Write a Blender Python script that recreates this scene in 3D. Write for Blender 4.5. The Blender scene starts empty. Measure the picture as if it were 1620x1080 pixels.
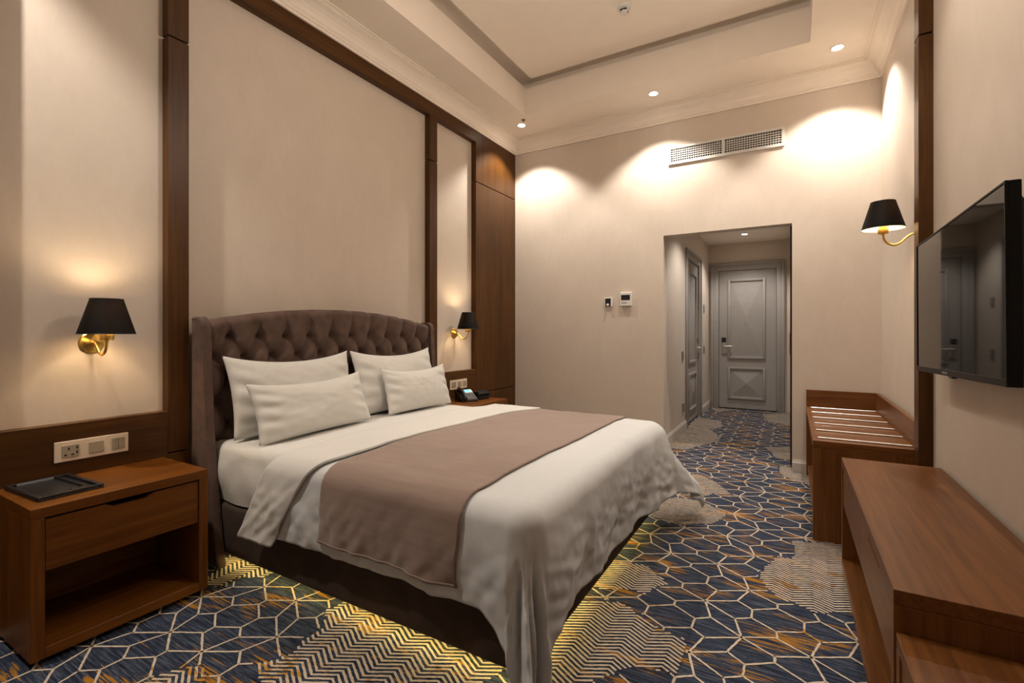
import bpy, bmesh, math, random
from mathutils import Vector, Matrix, noise

sc = bpy.context.scene
COL = sc.collection
random.seed(7)
PI = math.pi

# ------------------------------------------------------------------ camera
F_PX = 758.88
cam_d = bpy.data.cameras.new('camera'); cam = bpy.data.objects.new('camera', cam_d); COL.objects.link(cam)
cam_d.sensor_width = 36.0; cam_d.lens = F_PX * 36 / 1620
cam_d.shift_y = -15 / 1620
cam_d.clip_start = 0.02
cam.location = (0, 0, 1.16)
cam.rotation_euler = (PI / 2, 0, math.radians(30.274))
sc.camera = cam

# ------------------------------------------------------------------ world and exposure
w = bpy.data.worlds.new('world'); sc.world = w; w.use_nodes = True
w.node_tree.nodes['Background'].inputs[0].default_value = (1.0, 0.86, 0.7, 1)
w.node_tree.nodes['Background'].inputs[1].default_value = 0.05
sc.view_settings.view_transform = 'Standard'
sc.view_settings.look = 'None'
sc.view_settings.gamma = 1.0
sc.view_settings.use_curve_mapping = False
sc.view_settings.exposure = 0.95

DOWN_W = 60.0          # watts of a recessed ceiling spot
DOWN_COL = (1.0, 0.91, 0.81)
HALL_COL = (1.0, 0.94, 0.88)
FILL_W = 22.0  # watts of the added, unseen fill lamp over the bed
FILL_COL = (1.0, 0.88, 0.76)
LAMP_W = 2.0
LAMP_COL = (1.0, 0.78, 0.50)
LED_E = 7.0

# ------------------------------------------------------------------ dimensions (metres)
XL = -2.655            # face of the wood panelling on the bed wall
XB = -2.71             # recessed wallpaper on the bed wall
XR = 0.596             # wall with the television
YF = 4.62              # far wall
YN = -1.3              # wall behind the camera
ZC = 3.25              # lowered ceiling border
ZP = 3.52              # raised ceiling panel
ZK = 3.118             # bottom of the crown moulding

# ------------------------------------------------------------------ materials
MATS = {}
def new_mat(name):
    m = bpy.data.materials.new(name); m.use_nodes = True
    nt = m.node_tree; b = nt.nodes['Principled BSDF']
    MATS[name] = m
    return m, nt, b
def N(nt, t, **kw):
    n = nt.nodes.new(t)
    for k, v in kw.items(): setattr(n, k, v)
    return n
def L(nt, a, b): nt.links.new(a, b)
def ramp(nt, fac, stops):
    r = N(nt, 'ShaderNodeValToRGB')
    e = r.color_ramp.elements
    while len(e) < len(stops): e.new(0.5)
    for i, (p, c) in enumerate(stops):
        e[i].position = p; e[i].color = (*c, 1)
    L(nt, fac, r.inputs[0]); return r.outputs[0]
def coords(nt, scale, rot=(0, 0, 0)):
    t = N(nt, 'ShaderNodeTexCoord'); mp = N(nt, 'ShaderNodeMapping')
    mp.inputs['Scale'].default_value = scale; mp.inputs['Rotation'].default_value = rot
    L(nt, t.outputs['Object'], mp.inputs[0]); return mp.outputs[0]
def tex_noise(nt, vec, scale, detail=4, rough=0.5, dist=0.0):
    n = N(nt, 'ShaderNodeTexNoise'); n.inputs['Scale'].default_value = scale
    n.inputs['Detail'].default_value = detail; n.inputs['Roughness'].default_value = rough
    n.inputs['Distortion'].default_value = dist
    L(nt, vec, n.inputs['Vector']); return n.outputs['Fac']
def add_bump(nt, b, fac, strength, dist=0.01):
    n = N(nt, 'ShaderNodeBump'); n.inputs['Strength'].default_value = strength; n.inputs['Distance'].default_value = dist
    L(nt, fac, n.inputs['Height']); L(nt, n.outputs[0], b.inputs['Normal'])
def mixc(nt, fac, a, b_, mode='MIX'):
    n = N(nt, 'ShaderNodeMix', data_type='RGBA', blend_type=mode)
    if isinstance(fac, float): n.inputs[0].default_value = fac
    else: L(nt, fac, n.inputs[0])
    for i, v in ((6, a), (7, b_)):
        if isinstance(v, tuple): n.inputs[i].default_value = (*v, 1)
        else: L(nt, v, n.inputs[i])
    return n.outputs[2]

def plain(name, col, rough=0.5, metal=0.0, var=0.06, nscale=30, bump=0.0, sheen=0.0, spec=0.5, coat=0.0):
    m, nt, b = new_mat(name)
    v = coords(nt, (1, 1, 1)); f = tex_noise(nt, v, nscale, 4)
    lo = tuple(c * (1 - var) for c in col); hi = tuple(min(1, c * (1 + var)) for c in col)
    L(nt, ramp(nt, f, [(0.3, lo), (0.7, hi)]), b.inputs['Base Color'])
    b.inputs['Roughness'].default_value = rough; b.inputs['Metallic'].default_value = metal
    b.inputs['Specular IOR Level'].default_value = spec
    b.inputs['Sheen Weight'].default_value = sheen
    b.inputs['Coat Weight'].default_value = coat
    if bump: add_bump(nt, b, f, bump, 0.004)
    return m

def wood(name, dark, mid, light, axis, rough=0.42):
    """grain runs along the given axis"""
    m, nt, b = new_mat(name)
    s = [9.0, 9.0, 9.0]; s['xyz'.index(axis)] = 0.55
    v = coords(nt, tuple(s))
    f = tex_noise(nt, v, 1.0, 6, 0.62, 0.6)
    s2 = [70.0, 70.0, 70.0]; s2['xyz'.index(axis)] = 3.0
    f2 = tex_noise(nt, coords(nt, tuple(s2)), 1.0, 3, 0.6, 0.2)
    c = ramp(nt, f, [(0.28, dark), (0.5, mid), (0.74, light)])
    c2 = ramp(nt, f2, [(0.35, (0.72, 0.70, 0.68)), (0.6, (1.05, 1.05, 1.05))])
    L(nt, mixc(nt, 1.0, c, c2, 'MULTIPLY'), b.inputs['Base Color'])
    b.inputs['Roughness'].default_value = rough; b.inputs['Specular IOR Level'].default_value = 0.24
    add_bump(nt, b, f2, 0.12, 0.001)
    return m

WD, WM, WL = (0.105, 0.033, 0.0035), (0.152, 0.050, 0.0055), (0.215, 0.076, 0.010)
for ax in 'xyz': wood('wood_' + ax, WD, WM, WL, ax)
FD, FM, FL = (0.112, 0.040, 0.010), (0.155, 0.058, 0.015), (0.212, 0.085, 0.024)
for ax in 'xyz': wood('cabinet_wood_' + ax, FD, FM, FL, ax, 0.36)
PD, PM, PL = (0.052, 0.019, 0.003), (0.074, 0.028, 0.0045), (0.106, 0.043, 0.008)
for ax in 'yz': wood('panel_wood_' + ax, PD, PM, PL, ax, 0.4)
wood('dark_wood', (0.018, 0.010, 0.007), (0.028, 0.015, 0.010), (0.042, 0.022, 0.014), 'z', 0.4)

def wallpaper():
    m, nt, b = new_mat('wallpaper')
    f = tex_noise(nt, coords(nt, (1, 1, 0.6)), 5.0, 6, 0.65, 0.8)
    g = tex_noise(nt, coords(nt, (1, 1, 0.45)), 26.0, 5, 0.7, 1.2)
    c = ramp(nt, f, [(0.3, (0.60, 0.515, 0.43)), (0.7, (0.64, 0.552, 0.465))])
    c2 = ramp(nt, g, [(0.35, (0.965, 0.965, 0.965)), (0.6, (1.01, 1.01, 1.01))])
    L(nt, mixc(nt, 0.7, c, c2, 'MULTIPLY'), b.inputs['Base Color'])
    r = N(nt, 'ShaderNodeMapRange'); r.inputs[3].default_value = 0.38; r.inputs[4].default_value = 0.62
    L(nt, g, r.inputs[0]); L(nt, r.outputs[0], b.inputs['Roughness'])
    add_bump(nt, b, g, 0.25, 0.002)
wallpaper()
plain('ceiling_paint', (0.88, 0.79, 0.69), 0.75, var=0.015, nscale=8)
plain('skirting_paint', (0.55, 0.50, 0.45), 0.45, var=0.03)
plain('door_paint', (0.32, 0.295, 0.27), 0.42, var=0.03, nscale=12)
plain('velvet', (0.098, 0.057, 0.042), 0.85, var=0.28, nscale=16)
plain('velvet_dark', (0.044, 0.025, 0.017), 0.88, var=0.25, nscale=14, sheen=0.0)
plain('linen', (0.60, 0.61, 0.61), 0.72, var=0.02, nscale=40, bump=0.05)
plain('linen_sheet', (0.65, 0.635, 0.60), 0.72, var=0.02, nscale=40, bump=0.05)
plain('pillow_cotton', (0.62, 0.60, 0.555), 0.75, var=0.02, nscale=40, bump=0.05)
def runner_mat():
    m, nt, b = new_mat('runner_velvet')
    f = tex_noise(nt, coords(nt, (3, 30, 30)), 1.5, 5, 0.6)
    L(nt, ramp(nt, f, [(0.3, (0.225, 0.152, 0.118)), (0.7, (0.278, 0.194, 0.153))]), b.inputs['Base Color'])
    b.inputs['Roughness'].default_value = 0.8; b.inputs['Sheen Weight'].default_value = 0.35
runner_mat()
plain('brass', (0.78, 0.50, 0.13), 0.28, metal=1.0, var=0.05)
plain('black_leather', (0.012, 0.012, 0.013), 0.38, var=0.3, nscale=200, bump=0.1)
plain('black_plastic', (0.010, 0.010, 0.011), 0.35, var=0.1)
plain('tv_glass', (0.003, 0.003, 0.0035), 0.03, var=0.1, spec=0.16)
plain('tv_body', (0.003, 0.003, 0.0035), 0.4, var=0.1, spec=0.2)
plain('grey_plastic', (0.19, 0.19, 0.19), 0.4)
plain('cream_plastic', (0.72, 0.60, 0.47), 0.4, var=0.02)
plain('beige_plastic', (0.36, 0.31, 0.22), 0.35, var=0.03)
plain('white_plastic', (0.70, 0.68, 0.64), 0.4, var=0.02)
plain('vent_metal', (0.66, 0.64, 0.60), 0.45, var=0.03)
plain('void_black', (0.006, 0.005, 0.005), 0.9, var=0.1)
plain('steel', (0.80, 0.78, 0.75), 0.33, metal=0.75, var=0.04)
plain('lock_metal', (0.50, 0.46, 0.40), 0.35, metal=1.0, var=0.04)
plain('switch_grey', (0.24, 0.21, 0.18), 0.4)
plain('bronze', (0.30, 0.17, 0.07), 0.4, metal=0.7)

def emitter(name, col, strength):
    m, nt, b = new_mat(name)
    f = tex_noise(nt, coords(nt, (1, 1, 1)), 10)
    b.inputs['Base Color'].default_value = (*col, 1)
    b.inputs['Emission Color'].default_value = (*col, 1)
    r = N(nt, 'ShaderNodeMapRange'); r.inputs[3].default_value = strength * 0.97; r.inputs[4].default_value = strength * 1.03
    L(nt, f, r.inputs[0]); L(nt, r.outputs[0], b.inputs['Emission Strength'])
emitter('downlight_glow', (1.0, 0.86, 0.70), 22.0)
emitter('fill_glow', (1.0, 0.84, 0.66), 1.5)
emitter('bulb_glow', (1.0, 0.75, 0.42), 16.0)
emitter('led_glow', (1.0, 0.78, 0.26), LED_E)
emitter('phone_screen', (0.10, 0.42, 0.85), 0.9)

def shade_mat(name, col, trans, mixf):
    m, nt, b = new_mat(name)
    out = nt.nodes['Material Output']
    f = tex_noise(nt, coords(nt, (400, 400, 400)), 1.0, 2)
    b.inputs['Roughness'].default_value = 0.6; b.inputs['Specular IOR Level'].default_value = 0.2
    L(nt, ramp(nt, f, [(0.3, tuple(c * 0.8 for c in col)), (0.7, tuple(min(1, c * 1.2) for c in col))]), b.inputs['Base Color'])
    t = N(nt, 'ShaderNodeBsdfTranslucent'); t.inputs[0].default_value = (*trans, 1)
    mx = N(nt, 'ShaderNodeMixShader'); mx.inputs[0].default_value = mixf
    L(nt, b.outputs[0], mx.inputs[1]); L(nt, t.outputs[0], mx.inputs[2]); L(nt, mx.outputs[0], out.inputs[0])
shade_mat('shade_fabric', (0.004, 0.004, 0.005), (0.030, 0.019, 0.008), 0.25)
shade_mat('shade_lining', (0.85, 0.78, 0.66), (0.35, 0.25, 0.13), 0.15)

def carpet():
    m, nt, b = new_mat('carpet_pile')
    ang = math.radians(27)
    f = tex_noise(nt, coords(nt, (7, 120, 1), (0, 0, ang)), 1.0, 6, 0.75, 0.15)
    base = ramp(nt, f, [(0.38, (0.014, 0.017, 0.028)), (0.5, (0.030, 0.040, 0.068)), (0.58, (0.075, 0.088, 0.118)), (0.70, (0.115, 0.125, 0.15))])
    o = tex_noise(nt, coords(nt, (5, 110, 1), (0, 0, ang)), 1.0, 4, 0.7, 0.1)
    o2 = tex_noise(nt, coords(nt, (3.0, 11, 1), (0, 0, ang)), 1.0, 2, 0.5, 0.2)
    mul = N(nt, 'ShaderNodeMath', operation='MULTIPLY'); L(nt, o, mul.inputs[0]); L(nt, o2, mul.inputs[1])
    msk = ramp(nt, mul.outputs[0], [(0.318, (0, 0, 0)), (0.328, (1, 1, 1))])
    c = mixc(nt, msk, base, (0.36, 0.165, 0.022))
    L(nt, c, b.inputs['Base Color'])
    b.inputs['Roughness'].default_value = 0.95; b.inputs['Specular IOR Level'].default_value = 0.1
    g = tex_noise(nt, coords(nt, (1, 1, 1)), 260, 3)
    add_bump(nt, b, g, 0.5, 0.004)
    m, nt, b = new_mat('carpet_yarn')
    mul2 = tex_noise(nt, coords(nt, (3.2, 9, 1), (0, 0, ang)), 1.0, 5, 0.7, 0.2)
    msk = ramp(nt, mul2, [(0.60, (0, 0, 0)), (0.64, (1, 1, 1))])
    g = tex_noise(nt, coords(nt, (1, 1, 1)), 220, 2)
    cr = ramp(nt, g, [(0.3, (0.50, 0.41, 0.31)), (0.7, (0.66, 0.56, 0.44))])
    L(nt, mixc(nt, msk, cr, (0.48, 0.24, 0.045)), b.inputs['Base Color'])
    b.inputs['Roughness'].default_value = 0.95; b.inputs['Specular IOR Level'].default_value = 0.1
    add_bump(nt, b, g, 0.5, 0.003)
carpet()

# ------------------------------------------------------------------ mesh helpers
def box(bm, x0, x1, y0, y1, z0, z1, bev=0.0, seg=2):
    vs = [bm.verts.new((x, y, z)) for x in (x0, x1) for y in (y0, y1) for z in (z0, z1)]
    F = [(0, 1, 3, 2), (4, 6, 7, 5), (0, 4, 5, 1), (2, 3, 7, 6), (0, 2, 6, 4), (1, 5, 7, 3)]
    fs = [bm.faces.new([vs[i] for i in f]) for f in F]
    if bev:
        es = list({e for f in fs for e in f.edges})
        bmesh.ops.bevel(bm, geom=es, offset=bev, segments=seg, profile=0.5, affect='EDGES')
    return vs
def prism(bm, pts, axis, a0, a1):
    """pts 2-D polygon in the plane normal to axis (x: (y,z), y: (x,z), z: (x,y))"""
    def mk(p, a):
        return {'x': (a, p[0], p[1]), 'y': (p[0], a, p[1]), 'z': (p[0], p[1], a)}[axis]
    A = [bm.verts.new(mk(p, a0)) for p in pts]; B = [bm.verts.new(mk(p, a1)) for p in pts]
    bm.faces.new(A); bm.faces.new(list(reversed(B)))
    n = len(pts)
    for i in range(n): bm.faces.new((A[i], B[i], B[(i + 1) % n], A[(i + 1) % n]))
def lathe(bm, prof, seg=32, c=(0, 0, 0), axis='z', cap=True):
    rings = []
    for r, h in prof:
        ring = []
        for i in range(seg):
            a = 2 * PI * i / seg; u, v = r * math.cos(a), r * math.sin(a)
            p = {'z': (u, v, h), 'x': (h, u, v), 'y': (u, h, v)}[axis]
            ring.append(bm.verts.new((p[0] + c[0], p[1] + c[1], p[2] + c[2])))
        rings.append(ring)
    for a, b in zip(rings, rings[1:]):
        for i in range(seg): bm.faces.new((a[i], a[(i + 1) % seg], b[(i + 1) % seg], b[i]))
    if cap:
        bm.faces.new(list(reversed(rings[0]))); bm.faces.new(rings[-1])
def tube(bm, pts, r, seg=10):
    pts = [Vector(p) for p in pts]; rings = []
    for i, p in enumerate(pts):
        t = (pts[min(i + 1, len(pts) - 1)] - pts[max(i - 1, 0)]).normalized()
        up = Vector((0, 0, 1)) if abs(t.z) < 0.95 else Vector((0, 1, 0))
        if abs(t.y) < 0.01 and abs(t.z) >= 0.0 and abs(t.x) + abs(t.z) > 0.9: up = Vector((0, 1, 0))
        s = t.cross(up).normalized(); u = s.cross(t)
        rings.append([bm.verts.new(p + (s * math.cos(2 * PI * k / seg) + u * math.sin(2 * PI * k / seg)) * r) for k in range(seg)])
    for a, b in zip(rings, rings[1:]):
        for k in range(seg): bm.faces.new((a[k], a[(k + 1) % seg], b[(k + 1) % seg], b[k]))
    bm.faces.new(list(reversed(rings[0]))); bm.faces.new(rings[-1])
def spline(pts, n=8):
    pts = [Vector(p) for p in pts]; P_ = [pts[0]] + pts + [pts[-1]]; out = []
    for i in range(1, len(P_) - 2):
        for k in range(n):
            t = k / n; a, b, c, d = P_[i - 1], P_[i], P_[i + 1], P_[i + 2]
            out.append(0.5 * ((2 * b) + (c - a) * t + (2 * a - 5 * b + 4 * c - d) * t * t + (3 * b - a - 3 * c + d) * t ** 3))
    out.append(pts[-1]); return out
def grid(bm, f, nu, nv):
    V = [[bm.verts.new(f(i / nu, j / nv)) for j in range(nv + 1)] for i in range(nu + 1)]
    for i in range(nu):
        for j in range(nv): bm.faces.new((V[i][j], V[i + 1][j], V[i + 1][j + 1], V[i][j + 1]))
    return V
def smooth(x, a, b):
    t = max(0.0, min(1.0, (x - a) / (b - a))); return t * t * (3 - 2 * t)

def obj(name, bm, mat, parent=None, sm=False, local=False):
    """link bm as one mesh; world-space vertices are moved into the parent's space unless local"""
    bmesh.ops.recalc_face_normals(bm, faces=bm.faces[:])
    me = bpy.data.meshes.new(name); bm.to_mesh(me); bm.free()
    me.materials.append(MATS[mat])
    o = bpy.data.objects.new(name, me); COL.objects.link(o)
    if sm:
        for p in me.polygons: p.use_smooth = True
    if parent is not None:
        o.parent = parent
        if not local:
            off = Vector(parent.location)
            p = parent.parent
            while p is not None: off += Vector(p.location); p = p.parent
            if off.length > 0: me.transform(Matrix.Translation(-off))
    return o
def autosmooth(o, ang=35):
    me = o.data
    for p in me.polygons: p.use_smooth = True
    me.set_sharp_from_angle(angle=math.radians(ang))
    return o
def bxo(name, mat, parent, *dims, bev=0.0, seg=2):
    bm = bmesh.new(); box(bm, *dims, bev=bev, seg=seg); return obj(name, bm, mat, parent)
def thing(name, label, cat, loc, rz=0.0, group=None):
    o = bpy.data.objects.new(name, None); COL.objects.link(o); o.empty_display_size = 0.1
    o.location = loc; o.rotation_euler = (0, 0, rz)
    o['label'] = label; o['category'] = cat
    if group: o['group'] = group
    return o
def tag(o, label, cat, group=None):
    o['label'] = label; o['category'] = cat
    if group: o['group'] = group
    return o
def struct(o, label=None, cat=None):
    o['kind'] = 'structure'
    if label: o['label'] = label
    if cat: o['category'] = cat
    return o
def copy_thing(root, loc, rz, label):
    def cp(o, par):
        c = o.copy(); COL.objects.link(c); c.parent = par
        for ch in o.children: cp(ch, c)
        return c
    r = cp(root, None); r.location = loc; r.rotation_euler = (0, 0, rz); r['label'] = label
    return r

# ================================================================== room shell
bm = bmesh.new(); box(bm, -2.9, 0.9, YN - 0.2, 8.3, -0.1, 0.0)
floor = struct(obj('floor', bm, 'carpet_pile'), 'navy patterned carpet with cream lattice lines and orange streaks', 'carpet')

# bed wall: recessed wallpaper with wood framing in front
bm = bmesh.new(); box(bm, -2.9, XB, YN - 0.2, YF + 0.001, 0, 3.8)
wall_left = struct(obj('wall_left', bm, 'wallpaper'), 'beige wallpapered bed wall framed in brown wood', 'wall')
def wl(name, mat, y0, y1, z0, z1, x1=XL): return bxo(name, mat, wall_left, XB - 0.01, x1, y0, y1, z0, z1, bev=0.0015, seg=1)
G = 0.004
ZG, ZLOW = 2.625, 0.562
for y0, y1 in ((1.187, 1.282), (3.165, 3.265)):
    wl('wood_post', 'panel_wood_z', y0, y1, 0, ZLOW - G); wl('wood_post', 'panel_wood_z', y0, y1, ZLOW + G, ZG - G); wl('wood_post', 'panel_wood_z', y0, y1, ZG + G, 3.010)
for y0, y1 in ((YN, 0.602), (3.853, YF)):
    wl('wood_panel', 'panel_wood_z', y0, y1, 0, ZLOW - G); wl('wood_panel', 'panel_wood_z', y0, y1, ZLOW + G, ZG - G); wl('wood_panel', 'panel_wood_z', y0, y1, ZG + G, 3.26)
wl('top_rail', 'panel_wood_y', 0.602, 3.853, 3.010, 3.26)
wl('low_rail', 'panel_wood_y', 0.602, 1.187, 0, 0.77)
wl('low_rail', 'panel_wood_y', 3.265, 3.853, 0, 0.80)
wl('low_rail', 'panel_wood_y', 1.282, 3.165, 0, 0.40)

# far wall with the passage opening
OX0, OX1, OZ = -1.045, 0.0, 2.066
bm = bmesh.new()
box(bm, -2.9, OX0, YF, YF + 0.12, 0, 3.8); box(bm, OX1, 0.9, YF, YF + 0.12, 0, 3.8); box(bm, OX0, OX1, YF, YF + 0.12, OZ, 3.8)
wall_far = struct(obj('wall_far', bm, 'wallpaper'), 'beige wallpapered far wall around the passage opening', 'wall')
bm = bmesh.new(); box(bm, XR, 0.9, YN - 0.2, YF, 0, 3.8)
wall_right = struct(obj('wall_right', bm, 'wallpaper'), 'pale wallpapered wall behind the television', 'wall')
for z0, z1 in ((0, ZG - G), (ZG + G, 3.26)):
    bxo('wood_post', 'panel_wood_z', wall_right, 0.539, XR + 0.01, 3.057, 3.155, z0, z1, bev=0.0015, seg=1)
bm = bmesh.new(); box(bm, -2.9, 0.9, YN - 0.2, YN, 0, 3.8)
struct(obj('wall_near', bm, 'wallpaper'), 'beige wallpapered wall behind the viewer', 'wall')

# ceiling: lowered border, upright fascia, shadow slot, raised panel
TX0, TX1, TY0, TY1 = -2.222, 0.114, 0.33, 4.07
bm = bmesh.new()
ZL, CB = 3.512, 0.09      # top of the fascia, depth of the hidden cove behind it
for z0, z1, e in ((ZC, ZL, 0.0), (ZL, 3.9, CB)):
    box(bm, -2.9, TX0 - e, YN - 0.2, YF + 0.1, z0, z1); box(bm, TX1 + e, 0.9, YN - 0.2, YF + 0.1, z0, z1)
    box(bm, TX0 - e, TX1 + e, YN - 0.2, TY0 - e, z0, z1); box(bm, TX0 - e, TX1 + e, TY1 + e, YF + 0.1, z0, z1)
box(bm, TX0 - CB, TX1 + CB, TY0 - CB, TY1 + CB, 3.60, 3.9)
ceiling = struct(obj('ceiling', bm, 'ceiling_paint'), 'cream ceiling with a lowered border around a raised tray', 'ceiling')
S = 0.122
bxo('raised_panel', 'ceiling_paint', ceiling, TX0 + S, TX1 - S, TY0 + S, TY1 - S, ZP, 3.67)

# crown moulding, one mitred length per wall
prof = [(0.0, ZK), (0.012, ZK), (0.012, ZK + 0.016), (0.022, ZK + 0.020), (0.022, ZK + 0.034), (0.030, ZK + 0.040),
        (0.038, ZK + 0.062), (0.055, ZK + 0.084), (0.078, ZK + 0.101), (0.098, ZK + 0.110), (0.104, ZK + 0.110), (0.104, ZK + 0.117),
        (0.112, ZK + 0.117), (0.112, ZK + 0.124), (0.126, ZK + 0.124), (0.126, ZC + 0.01), (0.0, ZC + 0.01)]
corners = [(XL, YN), (XL, YF), (XR, YF), (XR, YN)]
inw = [(1, 1), (1, -1), (-1, -1), (-1, 1)]
for i in range(4):
    j = (i + 1) % 4
    bm = bmesh.new()
    A = [bm.verts.new((corners[i][0] + inw[i][0] * d, corners[i][1] + inw[i][1] * d, z)) for d, z in prof]
    B = [bm.verts.new((corners[j][0] + inw[j][0] * d, corners[j][1] + inw[j][1] * d, z)) for d, z in prof]
    n = len(prof)
    for k in range(n): bm.faces.new((A[k], A[(k + 1) % n], B[(k + 1) % n], B[k]))
    struct(obj('trim_%d' % (i + 1), bm, 'ceiling_paint'), 'cream crown moulding along the ' + ['bed wall', 'far wall', 'television wall', 'wall behind the viewer'][i], 'moulding')

# skirting boards
def skirting(name, pts_xy, nrm, label):
    (x0, y0), (x1, y1) = pts_xy
    bm = bmesh.new()
    pr = [(0, 0), (0.016, 0), (0.016, 0.078), (0.010, 0.090), (0.008, 0.100), (0, 0.100)]
    A = [bm.verts.new((x0 + nrm[0] * d, y0 + nrm[1] * d, z)) for d, z in pr]
    B = [bm.verts.new((x1 + nrm[0] * d, y1 + nrm[1] * d, z)) for d, z in pr]
    n = len(pr); bm.faces.new(A); bm.faces.new(list(reversed(B)))
    for k in range(n): bm.faces.new((A[k], A[(k + 1) % n], B[(k + 1) % n], B[k]))
    return struct(obj(name, bm, 'skirting_paint'), label, 'skirting')
HX0, HX1, HYE, HZ = -1.11, -0.005, 7.95, 2.50
skirting('baseboard_far', ((OX1 - 0.0, YF), (XR, YF)), (0, -1), 'painted skirting at the foot of the far wall by the luggage bench')
skirting('baseboard_left', ((XL, YF), (OX0, YF)), (0, -1), 'painted skirting at the foot of the far wall beside the bed')
skirting('baseboard_right', ((XR, YN), (XR, 3.05)), (-1, 0), 'painted skirting under the television')
skirting('baseboard_passage', ((HX0, YF + 0.12), (HX0, 6.07)), (1, 0), 'painted skirting in the passage before the narrow side door')
skirting('baseboard_passage_end', ((HX0, 7.17), (HX0, HYE)), (1, 0), 'painted skirting in the passage beyond the narrow side door')

# passage
bm = bmesh.new(); box(bm, -1.4, HX0, YF + 0.12, 6.15, 0, 2.7); box(bm, -1.4, HX0, 7.05, HYE, 0, 2.7); box(bm, -1.4, HX0, 6.15, 7.05, 2.09, 2.7)
struct(obj('wall_passage_left', bm, 'wallpaper'), 'beige left wall of the passage', 'wall')
bm = bmesh.new(); box(bm, -1.4, -0.99, HYE, HYE + 0.2, 0, 2.7); box(bm, -0.17, 0.4, HYE, HYE + 0.2, 0, 2.7); box(bm, -0.99, -0.17, HYE, HYE + 0.2, 2.11, 2.7)
struct(obj('wall_passage_end', bm, 'wallpaper'), 'beige end wall of the passage around the entrance door', 'wall')
bm = bmesh.new(); box(bm, -0.005, 0.4, 5.7, HYE, 0, 2.7)
struct(obj('wall_passage_right', bm, 'wallpaper'), 'beige right wall of the passage beyond the wardrobe', 'wall')
bm = bmesh.new(); box(bm, -1.4, 0.4, YF + 0.12, HYE + 0.2, HZ, 2.75)
passage_ceiling = struct(obj('ceiling_passage', bm, 'ceiling_paint'), 'low cream ceiling over the passage', 'ceiling')

# doors
def ring_frame(bm, axis, a0, a1, u0, u1, v0, v1, wdt):
    """rectangular moulding frame, in the plane normal to axis"""
    for (p, q, r, s) in ((u0, u0 + wdt, v0, v1), (u1 - wdt, u1, v0, v1), (u0 + wdt, u1 - wdt, v0, v0 + wdt), (u0 + wdt, u1 - wdt, v1 - wdt, v1)):
        if axis == 'y': box(bm, p, q, a0, a1, r, s, bev=0.006, seg=2)
        else: box(bm, a0, a1, p, q, r, s, bev=0.006, seg=2)
def pyramid(bm, axis, a, u0, u1, v0, v1, h):
    um, vm = (u0 + u1) / 2, (v0 + v1) / 2
    def mk(u, v, d): return (u, a + d, v) if axis == 'y' else (a + d, u, v)
    c = [bm.verts.new(mk(u, v, 0)) for u, v in ((u0, v0), (u1, v0), (u1, v1), (u0, v1))]
    t = bm.verts.new(mk(um, vm, h))
    for i in range(4): bm.faces.new((c[i], c[(i + 1) % 4], t))
    bm.faces.new(c)
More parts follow.
